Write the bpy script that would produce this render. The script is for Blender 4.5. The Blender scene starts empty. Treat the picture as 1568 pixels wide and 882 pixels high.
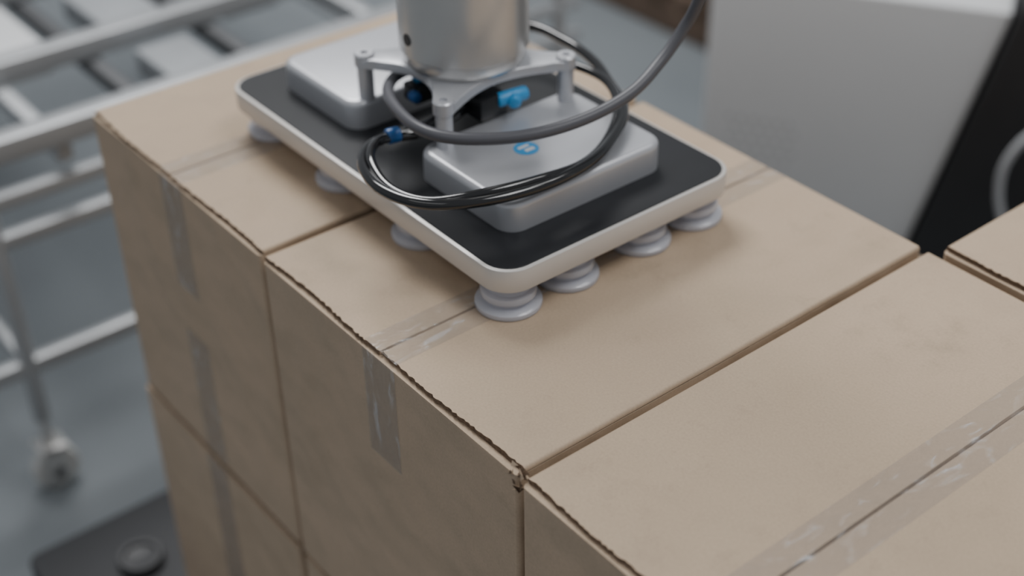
import bpy, bmesh, math, random
from mathutils import Vector, Matrix
random.seed(4)
T=0.95
S=bpy.context.scene
def lin(c):
    return tuple(((x/255)/12.92 if x/255<=.04045 else ((x/255+.055)/1.055)**2.4) for x in c)+(1,)
# ---------------- materials
def mat(name,col,rough=.5,metal=0,var=.08,scale=8,bump=0,bscale=60,trans=0,coat=0,spec=.5,alpha=1,stretch=(1,1,1),sss=0):
    m=bpy.data.materials.new(name);m.use_nodes=True
    nt=m.node_tree;N=nt.nodes;K=nt.links
    b=N['Principled BSDF']
    tc=N.new('ShaderNodeTexCoord');mp=N.new('ShaderNodeMapping');mp.inputs['Scale'].default_value=stretch
    K.new(tc.outputs['Object'],mp.inputs[0])
    n=N.new('ShaderNodeTexNoise');n.inputs['Scale'].default_value=scale;n.inputs['Detail'].default_value=6
    K.new(mp.outputs[0],n.inputs['Vector'])
    r=N.new('ShaderNodeValToRGB')
    c=lin(col);lo=tuple(x*(1-var) for x in c[:3])+(1,);hi=tuple(min(1,x*(1+var)) for x in c[:3])+(1,)
    r.color_ramp.elements[0].position=.3;r.color_ramp.elements[1].position=.7
    r.color_ramp.elements[0].color=lo;r.color_ramp.elements[1].color=hi
    K.new(n.outputs['Fac'],r.inputs[0]);K.new(r.outputs[0],b.inputs['Base Color'])
    b.inputs['Roughness'].default_value=rough;b.inputs['Metallic'].default_value=metal
    b.inputs['Transmission Weight'].default_value=trans;b.inputs['Coat Weight'].default_value=coat
    b.inputs['Specular IOR Level'].default_value=spec;b.inputs['Alpha'].default_value=alpha
    if sss:
        b.inputs['Subsurface Weight'].default_value=sss;b.inputs['Subsurface Radius'].default_value=(1,1,1);b.inputs['Subsurface Scale'].default_value=.012
    if bump:
        n2=N.new('ShaderNodeTexNoise');n2.inputs['Scale'].default_value=bscale;n2.inputs['Detail'].default_value=4
        K.new(mp.outputs[0],n2.inputs['Vector'])
        bp=N.new('ShaderNodeBump');bp.inputs['Strength'].default_value=bump;bp.inputs['Distance'].default_value=.002
        K.new(n2.outputs['Fac'],bp.inputs['Height']);K.new(bp.outputs[0],b.inputs['Normal'])
    return m
def cardboard(name,col):
    m=mat(name,col,rough=.66,var=.06,scale=4,bump=.35,bscale=30,spec=.3)
    nt=m.node_tree;N=nt.nodes;K=nt.links;b=N['Principled BSDF']
    src=b.inputs['Base Color'].links[0].from_socket
    tc=[n for n in N if n.type=='TEX_COORD'][0]
    n=N.new('ShaderNodeTexNoise');n.inputs['Scale'].default_value=420;n.inputs['Detail'].default_value=3
    K.new(tc.outputs['Object'],n.inputs['Vector'])
    r=N.new('ShaderNodeMapRange');r.inputs['To Min'].default_value=.87;r.inputs['To Max'].default_value=1.13
    K.new(n.outputs['Fac'],r.inputs['Value'])
    n3=N.new('ShaderNodeTexNoise');n3.inputs['Scale'].default_value=14;n3.inputs['Detail'].default_value=8;n3.inputs['Roughness'].default_value=.75
    K.new(tc.outputs['Object'],n3.inputs['Vector'])
    r3=N.new('ShaderNodeMapRange');r3.inputs['From Min'].default_value=.56;r3.inputs['From Max'].default_value=.75;r3.inputs['To Min'].default_value=1;r3.inputs['To Max'].default_value=.84
    K.new(n3.outputs['Fac'],r3.inputs['Value'])
    mm=N.new('ShaderNodeMath');mm.operation='MULTIPLY';K.new(r.outputs[0],mm.inputs[0]);K.new(r3.outputs[0],mm.inputs[1])
    mx=N.new('ShaderNodeVectorMath');mx.operation='SCALE'
    K.new(src,mx.inputs[0]);K.new(mm.outputs[0],mx.inputs['Scale']);K.new(mx.outputs[0],b.inputs['Base Color'])
    n4=N.new('ShaderNodeTexNoise');n4.inputs['Scale'].default_value=7;n4.inputs['Detail'].default_value=2.5
    K.new(tc.outputs['Object'],n4.inputs['Vector'])
    b0=[x for x in N if x.type=='BUMP'][0]
    b2=N.new('ShaderNodeBump');b2.inputs['Strength'].default_value=.9;b2.inputs['Distance'].default_value=.03
    K.new(n4.outputs['Fac'],b2.inputs['Height']);K.new(b0.outputs[0],b2.inputs['Normal']);K.new(b2.outputs[0],b.inputs['Normal'])
    return m
def tape(name,lo,hi):
    m=bpy.data.materials.new(name);m.use_nodes=True
    nt=m.node_tree;N=nt.nodes;K=nt.links;b=N['Principled BSDF']
    b.inputs['Roughness'].default_value=.12
    tc=N.new('ShaderNodeTexCoord');mp=N.new('ShaderNodeMapping');mp.inputs['Scale'].default_value=(1,.3,.35);mp.inputs['Rotation'].default_value=(.2,.1,.3)
    K.new(tc.outputs['Object'],mp.inputs[0])
    n=N.new('ShaderNodeTexNoise');n.inputs['Scale'].default_value=60;n.inputs['Detail'].default_value=3;n.inputs['Distortion'].default_value=2.2
    K.new(mp.outputs[0],n.inputs['Vector'])
    r=N.new('ShaderNodeValToRGB');e=r.color_ramp.elements
    e[0].position=.35;e[0].color=(lo,lo,lo,1);e[1].position=.74;e[1].color=(hi,hi,hi,1)
    x=e.new(.63);x.color=(lo*1.25,lo*1.25,lo*1.25,1)
    K.new(n.outputs['Fac'],r.inputs[0]);K.new(r.outputs[0],b.inputs['Alpha'])
    r2=N.new('ShaderNodeValToRGB');e=r2.color_ramp.elements
    e[0].position=.55;e[0].color=lin((168,162,156));e[1].position=.72;e[1].color=lin((228,228,228))  # wrinkle highlights painted into the tape colour as pale streaks
    K.new(n.outputs['Fac'],r2.inputs[0]);K.new(r2.outputs[0],b.inputs['Base Color'])
    bp=N.new('ShaderNodeBump');bp.inputs['Strength'].default_value=.8;bp.inputs['Distance'].default_value=.003
    K.new(n.outputs['Fac'],bp.inputs['Height']);K.new(bp.outputs[0],b.inputs['Normal'])
    return m
M_card=cardboard('cardboard',(181,160,137))
M_edge=mat('cardboard_edge',(108,88,70),rough=.9,var=.4,scale=300)
M_tape=tape('packing_tape_flat',.10,.36)
M_tapef=tape('packing_tape_wrinkled',.15,.55)
M_alu=mat('anodised_aluminium',(198,199,203),rough=.34,metal=.55,var=.02,scale=30)
M_alu2=mat('machined_aluminium',(204,203,201),rough=.28,metal=.7,var=.02,scale=30)
M_cham=mat('plate_edge_aluminium',(206,202,197),rough=.38,metal=.3,var=.02)
M_black=mat('black_plate',(30,31,34),rough=.34,var=.1,scale=30,spec=.35)
M_hub=mat('dark_plastic',(25,26,28),rough=.4)
M_blue=mat('blue_plastic',(52,148,205),rough=.35)
M_dblue=mat('dark_blue_plastic',(24,84,145),rough=.35)
M_hoseb=mat('black_tubing',(14,14,16),rough=.1,coat=.6)
M_hoseg=mat('grey_tubing',(84,84,89),rough=.4)
M_cabl=mat('light_grey_cable',(185,187,190),rough=.45)
M_cup=mat('translucent_silicone',(220,221,230),rough=.22,trans=.4,var=.02,sss=.5,coat=.3)
M_floor=mat('painted_floor',(124,130,134),rough=.45,var=.06,scale=2,bump=.1)
M_white=mat('white_paint',(209,210,211),rough=.45,var=.02,scale=3)
M_whited=mat('vent_hole',(184,185,186),rough=.6)
M_bpanel=mat('black_panel_paint',(40,40,42),rough=.5)
M_pal=mat('black_pallet_plastic',(42,43,46),rough=.5)
M_wood=mat('pallet_wood',(110,92,78),rough=.85,var=.25,scale=6,stretch=(1,8,8))
M_rack=mat('rack_aluminium',(168,170,172),rough=.4,metal=.45)
M_rackp=mat('rack_panel_grey',(150,153,156),rough=.5)
M_rackd=mat('rack_dark_profile',(78,79,81),rough=.5,metal=.3)
M_rub=mat('castor_rubber',(186,186,184),rough=.5)
# ---------------- helpers
def empty(name,loc=(0,0,0)):
    e=bpy.data.objects.new(name,None);S.collection.objects.link(e);e.location=loc;return e
def obj(name,me,m,parent=None):
    o=bpy.data.objects.new(name,me);S.collection.objects.link(o)
    if m: me.materials.append(m)
    if parent: o.parent=parent
    return o
def fin(bm,name,m,parent,smooth=True,ang=35):
    bmesh.ops.recalc_face_normals(bm,faces=bm.faces)
    me=bpy.data.meshes.new(name);bm.to_mesh(me);bm.free()
    o=obj(name,me,m,parent)
    if smooth:
        for p in me.polygons:p.use_smooth=True
        me.set_sharp_from_angle(angle=math.radians(ang))
    return o
def prism(name,pts,z0,z1,m,parent,bev=0,seg=3,botbev=0):
    bm=bmesh.new()
    vs=[bm.verts.new((x,y,z0+T)) for x,y in pts]
    f=bm.faces.new(vs);r=bmesh.ops.extrude_face_region(bm,geom=[f])
    tv=[v for v in r['geom'] if isinstance(v,bmesh.types.BMVert)]
    for v in tv:v.co.z=z1+T
    if bev:
        es=[e for e in bm.edges if all(abs(v.co.z-z1-T)<1e-6 for v in e.verts)]
        bmesh.ops.bevel(bm,geom=es,offset=bev,segments=seg,affect='EDGES',profile=.5)
    if botbev:
        es=[e for e in bm.edges if all(abs(v.co.z-z0-T)<1e-6 for v in e.verts)]
        bmesh.ops.bevel(bm,geom=es,offset=botbev,segments=2,affect='EDGES',profile=.5)
    return fin(bm,name,m,parent)
def rrect(x0,x1,y0,y1,r,n=8):
    p=[]
    for cx,cy,a in((x1-r,y1-r,0),(x0+r,y1-r,90),(x0+r,y0+r,180),(x1-r,y0+r,270)):
        for i in range(n+1):
            t=math.radians(a+90*i/n);p.append((cx+r*math.cos(t),cy+r*math.sin(t)))
    return p
def box(name,x0,x1,y0,y1,z0,z1,m,parent,bev=.002):
    bm=bmesh.new();bmesh.ops.create_cube(bm,size=1)
    for v in bm.verts:
        v.co=Vector(((x0+x1)/2+v.co.x*(x1-x0),(y0+y1)/2+v.co.y*(y1-y0),(z0+z1)/2+v.co.z*(z1-z0)+T))
    if bev: bmesh.ops.bevel(bm,geom=bm.edges[:],offset=bev,segments=2,affect='EDGES',profile=.5)
    return fin(bm,name,m,parent)
def lathe(name,prof,x,y,m,parent,n=48,z=0):
    bm=bmesh.new();rings=[]
    for r,h in prof:
        rings.append([bm.verts.new((x+r*math.cos(2*math.pi*i/n),y+r*math.sin(2*math.pi*i/n),h+z+T)) for i in range(n)])
    for a,b in zip(rings,rings[1:]):
        for i in range(n):bm.faces.new((a[i],a[(i+1)%n],b[(i+1)%n],b[i]))
    bm.faces.new(rings[0][::-1]);bm.faces.new(rings[-1])
    return fin(bm,name,m,parent)
def rod(name,a,b,r,m,parent,n=24,bev=0):
    a=Vector(a)+Vector((0,0,T));b=Vector(b)+Vector((0,0,T));d=b-a
    bm=bmesh.new();bmesh.ops.create_cone(bm,cap_ends=True,segments=n,radius1=r,radius2=r,depth=d.length)
    if bev:
        es=[e for e in bm.edges if abs(e.verts[0].co.z-e.verts[1].co.z)<1e-6]
        bmesh.ops.bevel(bm,geom=es,offset=bev,segments=2,affect='EDGES',profile=.5)
    q=d.to_track_quat('Z','Y').to_matrix().to_4x4();q.translation=(a+b)/2
    bmesh.ops.transform(bm,matrix=q,verts=bm.verts)
    return fin(bm,name,m,parent)
def hose(name,pts,r,m,parent,sub=10):
    P=[Vector(p) for p in pts];P=[2*P[0]-P[1]]+P+[2*P[-1]-P[-2]];out=[]
    for i in range(1,len(P)-2):
        for k in range(sub):
            t=k/sub;a,b,c,d=P[i-1:i+3]
            out.append(.5*((2*b)+(c-a)*t+(2*a-5*b+4*c-d)*t*t+(3*b-a-3*c+d)*t**3))
    out.append(P[-2])
    cu=bpy.data.curves.new(name,'CURVE');cu.dimensions='3D';cu.bevel_depth=r;cu.bevel_resolution=6;cu.use_fill_caps=True
    sp=cu.splines.new('POLY');sp.points.add(len(out)-1)
    for q,v in zip(sp.points,out):q.co=(v.x,v.y,v.z+T,1)
    cu.materials.append(m)
    o=bpy.data.objects.new(name,cu);S.collection.objects.link(o);o.parent=parent;return o
# ---------------- cardboard boxes
def carton(x0,x1,y0,y1,zt,h,tape_front=((0,.15),),inset=.0038,torn=False):
    e=empty('cardboard_box')
    z0=zt-h+.001
    bm=bmesh.new();bmesh.ops.create_cube(bm,size=1)
    zb=zt-.0055
    for v in bm.verts:
        v.co=Vector(((x0+x1)/2+v.co.x*(x1-x0),(y0+y1)/2+v.co.y*(y1-y0),(z0+zb)/2+v.co.z*(zb-z0)+T))
    vert=[ed for ed in bm.edges if abs(ed.verts[0].co.z-ed.verts[1].co.z)>.1]
    bmesh.ops.bevel(bm,geom=vert,offset=.006,segments=4,affect='EDGES',profile=.5)
    es=[ed for ed in bm.edges if all(abs(v.co.z-zb-T)<1e-5 for v in ed.verts) and abs(ed.verts[0].co.x-ed.verts[1].co.x)>.1]
    bmesh.ops.bevel(bm,geom=es,offset=.004,segments=3,affect='EDGES',profile=.5)
    fin(bm,'carton_body',M_card,e)
    xm=(x0+x1)/2;g=.0016
    for nm,a,b,outer in(('flap_left',x0,xm-g,x0),('flap_right',xm+g,x1,x1)):
        bm=bmesh.new();n=60
        yA=y0+inset;yB=y1-.0035;ph=random.uniform(0,6)
        sk=random.uniform(-.002,.002)
        fr=[];bk=[]
        for i in range(n+1):
            t=i/n;x=a+(b-a)*t
            fr.append((x,yA+random.uniform(-.0009,.0009)+.0012*math.sin(t*7+ph)+sk*t));bk.append((x,yB))
        z1=zt;zl=zt-.0042
        def row(pts,z):return[bm.verts.new((x,y,z+T)) for x,y in pts]
        ft,bt,fb,bb=row(fr,z1),row(bk,z1),row(fr,zl),row(bk,zl)
        for i in range(n):
            bm.faces.new((ft[i],ft[i+1],bt[i+1],bt[i]));bm.faces.new((fb[i],bb[i],bb[i+1],fb[i+1]))
            bm.faces.new((ft[i],fb[i],fb[i+1],ft[i+1]));bm.faces.new((bt[i],bt[i+1],bb[i+1],bb[i]))
        bm.faces.new((ft[0],bt[0],bb[0],fb[0]));bm.faces.new((ft[n],fb[n],bb[n],bt[n]))
        es=[ed for ed in bm.edges if all(abs(v.co.x-outer)<1e-6 and abs(v.co.z-z1-T)<1e-6 for v in ed.verts)]
        bmesh.ops.bevel(bm,geom=es,offset=.0038,segments=4,affect='EDGES',profile=.5)
        o=fin(bm,nm,M_card,e)
        o.data.materials.append(M_edge)
        for p in o.data.polygons:
            if abs(p.normal.y)>.6:p.material_index=1
    box('corrugated_edge',x0+.002,x1-.002,y0+inset+.002,y1-.006,zt-.0058,zt-.0043,M_edge,e,bev=0)
    tw=.025
    box('tape_top',xm-tw,xm+tw,y0+.004,y1-.004,zt+.0001,zt+.0003,M_tape,e,bev=0)
    for a,b in tape_front:
        box('tape_front',xm-tw+.002,xm+tw+.002,y0-.0005,y0-.0002,zt-b,zt-a-.004,M_tapef,e,bev=0)
    if torn:
        for k in range(14):
            bm=bmesh.new();c=Vector((x1+random.uniform(-.009,.005),y0+random.uniform(-.003,.004),zt-random.uniform(-.001,.016)+T))
            vs=[bm.verts.new(c+Vector((random.uniform(-.006,.006),random.uniform(-.003,.004),random.uniform(-.006,.006)))) for _ in range(4)]
            bm.faces.new(vs[:3]);bm.faces.new((vs[0],vs[2],vs[3]))
            fin(bm,'torn_paper_%d'%k,M_edge if k%2 else M_card,e,smooth=False)
    return e
H=.4
L=.505
carton(.016,.397,.000,L,0,H,((0,.15),(.21,.396)))
carton(.406,.802,-.002,L,0,H,((0,.125),),inset=.005,torn=True)
carton(.811,1.205,-.006,L-.002,0,H,((0,.13),),inset=.006)
carton(1.214,1.61,-.006,L-.002,0,H)
carton(.817,1.212,.517,1.02,0,H,inset=.006)
carton(1.22,1.615,.517,1.02,0,H)
for x0,x1 in((.016,.399),(.412,.802),(.811,1.205),(1.214,1.61)):
    carton(x0,x1,-.004,L-.004,-H,H,((0,.396),))
for x0,x1 in((.016,.399),(.412,.805),(.817,1.212),(1.22,1.615)):
    carton(x0,x1,.515,1.018,-H,H)
# ---------------- black pallet under the stack
pe=empty('plastic_pallet')
prism('deck',rrect(-.205,1.75,-.165,1.12,.02),-.835,-.80,M_pal,pe,bev=.004)
for i,x in enumerate((-.19,.70,1.58)):
    box('runner_%d'%i,x,x+.15,-.15,1.1,-.949,-.835,M_pal,pe,bev=.006)
lathe('corner_lug',[(.035,-.83),(.035,-.79),(.033,-.785),(.026,-.785),(.024,-.79),(.012,-.792)],-.085,-.03,M_pal,pe,n=32)
# ---------------- gripper
g=empty('vacuum_gripper')
X0,X1,Y0,Y1=.157,.650,.105,.402
prism('plate_frame',rrect(X0,X1,Y0,Y1,.03),.0320,.056,M_cham,g,bev=.0012,seg=2,botbev=.002)
prism('plate_top',rrect(X0+.004,X1-.004,Y0+.004,Y1-.004,.027),.0555,.0568,M_black,g,bev=.0004,seg=1)
prism('pad_block_front',rrect(.455,.601,.151,.349,.02),.0565,.088,M_alu,g,bev=.007,seg=5)
prism('pad_block_rear',rrect(.200,.346,.151,.349,.02),.0565,.088,M_alu,g,bev=.007,seg=5)
cp=[(.018,.0006),(.0312,.0006),(.0318,.002),(.0314,.0055),(.029,.0072),(.0225,.0085),(.0215,.0105),(.0225,.0125),(.0262,.0135),(.0268,.016),(.026,.0195),(.0215,.021),(.0195,.024),(.0195,.0325)]
for i,x in enumerate((.192,.333,.473,.618)):
    for j,y in enumerate((.136,.206,.300,.371)):
        yy=y+(.007 if (j==0 and i<3) else 0)
        lathe('suction_cup_%d_%d'%(i,j),cp,x,yy,M_cup,g,n=40)
cx,cy=.4045,.252
hx,hy=.0675,.0765
pts=[]
def arc(p,q,depth,n=14):
    p=Vector(p);q=Vector(q);m=(p+q)/2;inn=(Vector((cx,cy))-m).normalized();o=[]
    for i in range(1,n):
        t=i/n;o.append(tuple(p.lerp(q,t)+inn*depth*math.sin(math.pi*t)))
    return o
def ear(px,py,a0,r=.0105,n=8):
    return[(px+r*math.cos(math.radians(a0-90+180*i/n)),py+r*math.sin(math.radians(a0-90+180*i/n))) for i in range(n+1)]
ears=[ear(cx+hx,cy+hy,45),ear(cx-hx,cy+hy,135),ear(cx-hx,cy-hy,225),ear(cx+hx,cy-hy,315)]
dep=[.03,.022,.03,.022]
for i in range(4):
    pts+=ears[i];pts+=arc(ears[i][-1],ears[(i+1)%4][0],dep[i])
prism('bracket',pts,.124,.134,M_alu,g,bev=.0015)
for i,(sx,sy) in enumerate(((1,1),(-1,1),(-1,-1),(1,-1))):
    lathe('post_%d'%i,[(.0085,.086),(.0085,.126),(.0105,.127),(.0105,.136),(.009,.1375),(.004,.1375),(.004,.135)],cx+sx*hx,cy+sy*hy,M_alu,g,n=28)
lathe('hub',[(.03,.056),(.03,.10),(.038,.125)],cx,cy,M_alu2,g)
lathe('flange_cylinder',[(.058,.134),(.0615,.139),(.0625,.141),(.0625,.1495),(.0655,.152),(.0655,.36),(.064,.362),(.064,.37),(.0655,.372),(.0655,.75)],cx,cy,M_alu2,g,n=96)
def onc(ang,z,r=.0655):return (cx+r*math.cos(ang),cy+r*math.sin(ang),z)
a=math.radians(-94)
rod('set_screw_hole',onc(a,.170,.0640),onc(a,.170,.0662),.0062,M_hub,g)
# hoses
ph=[(.332,.393,.1),(.393,.400,.1),(.442,.392,.1),(.484,.375,.1),(.542,.345,.1),(.580,.297,.1),(.602,.245,.1),(.606,.186,.1),(.592,.129,.1),(.562,.086,.1),(.518,.071,.1),(.472,.081,.1),(.445,.106,.1),(.441,.135,.1),(.447,.165,.1),(.44,.20,.1),(.43,.225,.1)]
hose('hose_black_outer',[(.31,.33,.1)]+ph,.0053,M_hoseb,g)
cxl,cyl=.50,.23
ph2=[(x+(cxl-x)*.055,y+(cyl-y)*.055,z+(.004 if i%4<2 else -.002)) for i,(x,y,z) in enumerate(ph[3:-3])]
hose('hose_black_inner',[(.37,.31,.1),(.42,.36,.1)]+ph2+[(.455,.16,.1),(.45,.2,.1),(.44,.23,.1)],.0045,M_hoseb,g)
hose('hose_grey',[(.405,.24,.105),(.3745,.24,.108),(.3532,.2165,.110),(.3676,.1845,.112),(.418,.152,.122),(.489,.133,.13),(.530,.149,.13),(.566,.196,.131),(.586,.25,.137),(.593,.304,.149),(.585,.350,.165),(.585,.378,.19),(.595,.386,.22),(.62,.39,.30),(.60,.38,.42),(.52,.32,.52),(.45,.29,.56)],.0059,M_hoseg,g,sub=12)
rod('cable_tie',(.4405,.129,.1005),(.443,.143,.1005),.0078,M_dblue,g,bev=.002)
# pneumatic connectors
box('valve_body',.405,.462,.228,.262,.089,.113,M_hub,g,bev=.003)
rod('fitting_blue_a',(.458,.25,.106),(.463,.285,.106),.0075,M_blue,g,bev=.003)
rod('fitting_blue_b',(.463,.268,.106),(.473,.262,.104),.007,M_blue,g,bev=.003)
box('valve_body_rear',.366,.390,.200,.222,.089,.108,M_hub,g,bev=.003)
rod('fitting_blue_c',(.372,.21,.108),(.376,.225,.114),.0065,M_blue,g,bev=.003)
rod('fitting_blue_d',(.386,.197,.102),(.398,.197,.102),.006,M_dblue,g,bev=.003)
lx,ly=.527,.232
prism('logo_disc',[(lx+.0125*math.cos(t*math.pi/20),ly+.0125*math.sin(t*math.pi/20)) for t in range(40)],.0879,.0883,M_blue,g)
prism('logo_letter_a',rrect(lx-.006,lx-.002,ly-.007,ly+.006,.001,3),.0883,.0885,M_white,g)
prism('logo_letter_b',rrect(lx+.001,lx+.006,ly-.004,ly+.007,.001,3),.0883,.0885,M_white,g)
# arm above (out of the picture, carries the gripper)
arm=empty('robot_arm')
lathe('wrist_joint',[(.045,.7505),(.075,.752),(.08,.76),(.08,.90),(.075,.91)],cx,cy,M_white,arm,n=64)
rod('forearm',(cx,cy,.86),(1.95,1.45,1.1),.055,M_white,arm,n=48,bev=.01)
lathe('arm_column',[(.10,-.949),(.10,-.93),(.085,-.92),(.085,1.16),(.08,1.18)],1.95,1.45,M_white,arm,n=48)
# ---------------- white cabinet with slanted side, black neighbour
cab=empty('white_cabinet')
yaw=math.radians(31);dv=Vector((math.cos(yaw),math.sin(yaw)));nv=Vector((-dv.y,dv.x));P0=Vector((-.272,1.337))
def slab(name,fr,depth,m,parent,off=0,bev=.006):
    bm=bmesh.new();v=[]
    for s,z in fr:
        q=P0+dv*s+nv*off;v.append(bm.verts.new((q.x,q.y,z+T)))
    f=bm.faces.new(v);r=bmesh.ops.extrude_face_region(bm,geom=[f])
    bmesh.ops.translate(bm,vec=(nv.x*depth,nv.y*depth,0),verts=[q for q in r['geom'] if isinstance(q,bmesh.types.BMVert)])
    if bev:bmesh.ops.bevel(bm,geom=bm.edges[:],offset=bev,segments=3,affect='EDGES',profile=.5)
    return fin(bm,name,m,parent)
slab('cabinet_body',[(0,-.949),(.40,-.949),(.545,-.285),(0,-.285)],.7,M_white,cab)
for i in range(5):
    for j in range(6):
        s=.055+j*.024+(.012 if i%2 else 0);z=-.575-i*.022
        q=P0+dv*s-nv*.0008;q2=P0+dv*s+nv*.002
        rod('vent_%d_%d'%(i,j),(q.x,q.y,z),(q2.x,q2.y,z),.0055,M_whited,cab,n=14)
bc=empty('black_cabinet')
slab('cabinet_body',[(.408,-.949),(1.5,-.949),(1.5,-.2),(.572,-.2)],.6,M_bpanel,bc,off=-.02)
cb=empty('grey_cable')
def cabp(s,z,o):
    q=P0+dv*s-nv*o;return(q.x,q.y,z)
hose('cable',[cabp(.86,-.36,.08),cabp(.72,-.40,.10),cabp(.625,-.45,.11),cabp(.585,-.52,.11),cabp(.585,-.60,.10),cabp(.61,-.68,.09),cabp(.64,-.78,.08),cabp(.66,-.943,.06)],.007,M_cabl,cb)
# ---------------- rack with castors
rk=empty('roller_conveyor_rack')
YE=1.2
def bar(n,x0,x1,y0,y1,z0,z1,m=M_rack):return box(n,x0,x1,y0,y1,z0,z1,m,rk,bev=.004)
bar('rail_top',-.52,-.48,-.35,YE,-.305,-.265)
bar('rail_mid',-.512,-.488,-.35,YE,-.385,-.36)
bar('rail_lower',-.512,-.488,-.35,YE,-.455,-.43)
bar('rail_bottom',-.512,-.488,-.35,YE,-.70,-.67)
for i,x in enumerate((-.78,-1.1,-1.5,-1.95)):
    bar('rail_inner_%d'%i,x-.02,x+.02,-.35,YE,-.315,-.275)
for i,y in enumerate((-.05,.13,.30,.525,.78,1.0,1.19)):
    bar('cross_%d'%i,-2.3,-.5,y-.014,y+.014,-.345,-.315,M_rackd if i in(2,3,5) else M_rack)
for i,(x,y,w,h) in enumerate(((-.94,.20,.24,.10),(-.93,.42,.2,.12),(-.64,.41,.16,.10),(-1.3,.4,.3,.14),(-.94,.65,.24,.12),(-1.3,.15,.3,.2),(-1.3,.66,.3,.16),(-1.72,.4,.34,.3),(-.94,.9,.2,.14),(-1.72,.9,.34,.3))):
    box('tray_%d'%i,x-w/2,x+w/2,y-h/2,y+h/2,-.35,-.30,M_rackp if i%3 else M_white,rk,bev=.006)
for i,(x,y) in enumerate(((-.5,-.01),(-.5,1.15),(-2.1,-.01),(-2.1,1.15))):
    rod('leg_%d'%i,(x,y,-.80),(x,y,-.3),.014,M_rack,rk,bev=.002)
    rod('stem_%d'%i,(x,y,-.86),(x,y,-.79),.009,M_alu2,rk)
    rod('castor_wheel_%d'%i,(x-.014,y,-.908),(x+.014,y,-.908),.041,M_rub,rk,n=40,bev=.006)
    rod('castor_axle_%d'%i,(x-.024,y,-.908),(x+.024,y,-.908),.010,M_alu2,rk)
    for sx in(-1,1):
        box('fork_%d_%d'%(i,sx),x+sx*.021-.003,x+sx*.021+.003,y-.02,y+.02,-.93,-.855,M_alu2,rk,bev=.002)
    box('fork_top_%d'%i,x-.024,x+.024,y-.025,y+.025,-.862,-.855,M_alu2,rk,bev=.002)
bar('shelf_bar_a',-2.1,-.5,-.02,0,-.69,-.67);bar('shelf_bar_b',-2.1,-.5,1.14,1.16,-.69,-.67)
# wooden pallet behind
wp=empty('wooden_pallet')
wx,wy=-1.72,2.12
for k in range(3):
    zb=-.949+k*.15
    for i in range(3):box('bearer_%d_%d'%(k,i),wx,wx+.85,wy+i*.33,wy+.09+i*.33,zb,zb+.11,M_wood,wp,bev=.003)
    for i in range(6):box('board_%d_%d'%(k,i),wx+i*.15,wx+i*.15+.11,wy-.02,wy+.77,zb+.11,zb+.14,M_wood,wp,bev=.003)
# floor
bm=bmesh.new();bmesh.ops.create_grid(bm,x_segments=1,y_segments=1,size=9)
for v in bm.verts:v.co.z=0
fin(bm,'floor',M_floor,None,smooth=False)
# ---------------- lights
def area(name,loc,target,sx,sy,e,col=(1,1,1)):
    l=bpy.data.lights.new(name,'AREA');l.shape='RECTANGLE';l.size=sx;l.size_y=sy;l.energy=e;l.color=col
    o=bpy.data.objects.new(name,l);S.collection.objects.link(o);o.location=loc
    o.rotation_euler=(Vector(target)-Vector(loc)).to_track_quat('-Z','Y').to_euler();return o
area('fill_light',(-2.0,1.0,4.2),(.4,.3,.9),2.0,1.4,142,(1,1,1))
area('fill_light',(2.0,1.4,4.4),(.9,.3,.9),2.5,1.2,82,(1,1,1))
area('fill_light',(1.4,-2.3,4.2),(.6,.4,.9),3,.8,12,(1,1,1))  # added fill for the front faces, not a lamp of the hall
w=bpy.data.worlds.new('hall_ambient');S.world=w;w.use_nodes=True
w.node_tree.nodes['Background'].inputs[0].default_value=(.91,.95,1,1);w.node_tree.nodes['Background'].inputs[1].default_value=.36
# ---------------- camera
pi,ro,ya=.61499,-.014766,2.4739
f=Vector((math.cos(ya)*math.cos(pi),math.sin(ya)*math.cos(pi),-math.sin(pi)))
r=Vector((math.sin(ya),-math.cos(ya),0));u=r.cross(f)
R=r*math.cos(ro)+u*math.sin(ro);U=-r*math.sin(ro)+u*math.cos(ro)
cam=bpy.data.cameras.new('camera');co=bpy.data.objects.new('camera',cam);S.collection.objects.link(co)
mw=Matrix((R,U,-f)).transposed().to_4x4();mw.translation=Vector((1.4373,-.50575,.75112+T));co.matrix_world=mw
cam.sensor_width=36;cam.lens=36*2126.4/1568;cam.clip_start=.02
cam.dof.use_dof=True;cam.dof.focus_distance=1.17;cam.dof.aperture_fstop=2.2
S.camera=co
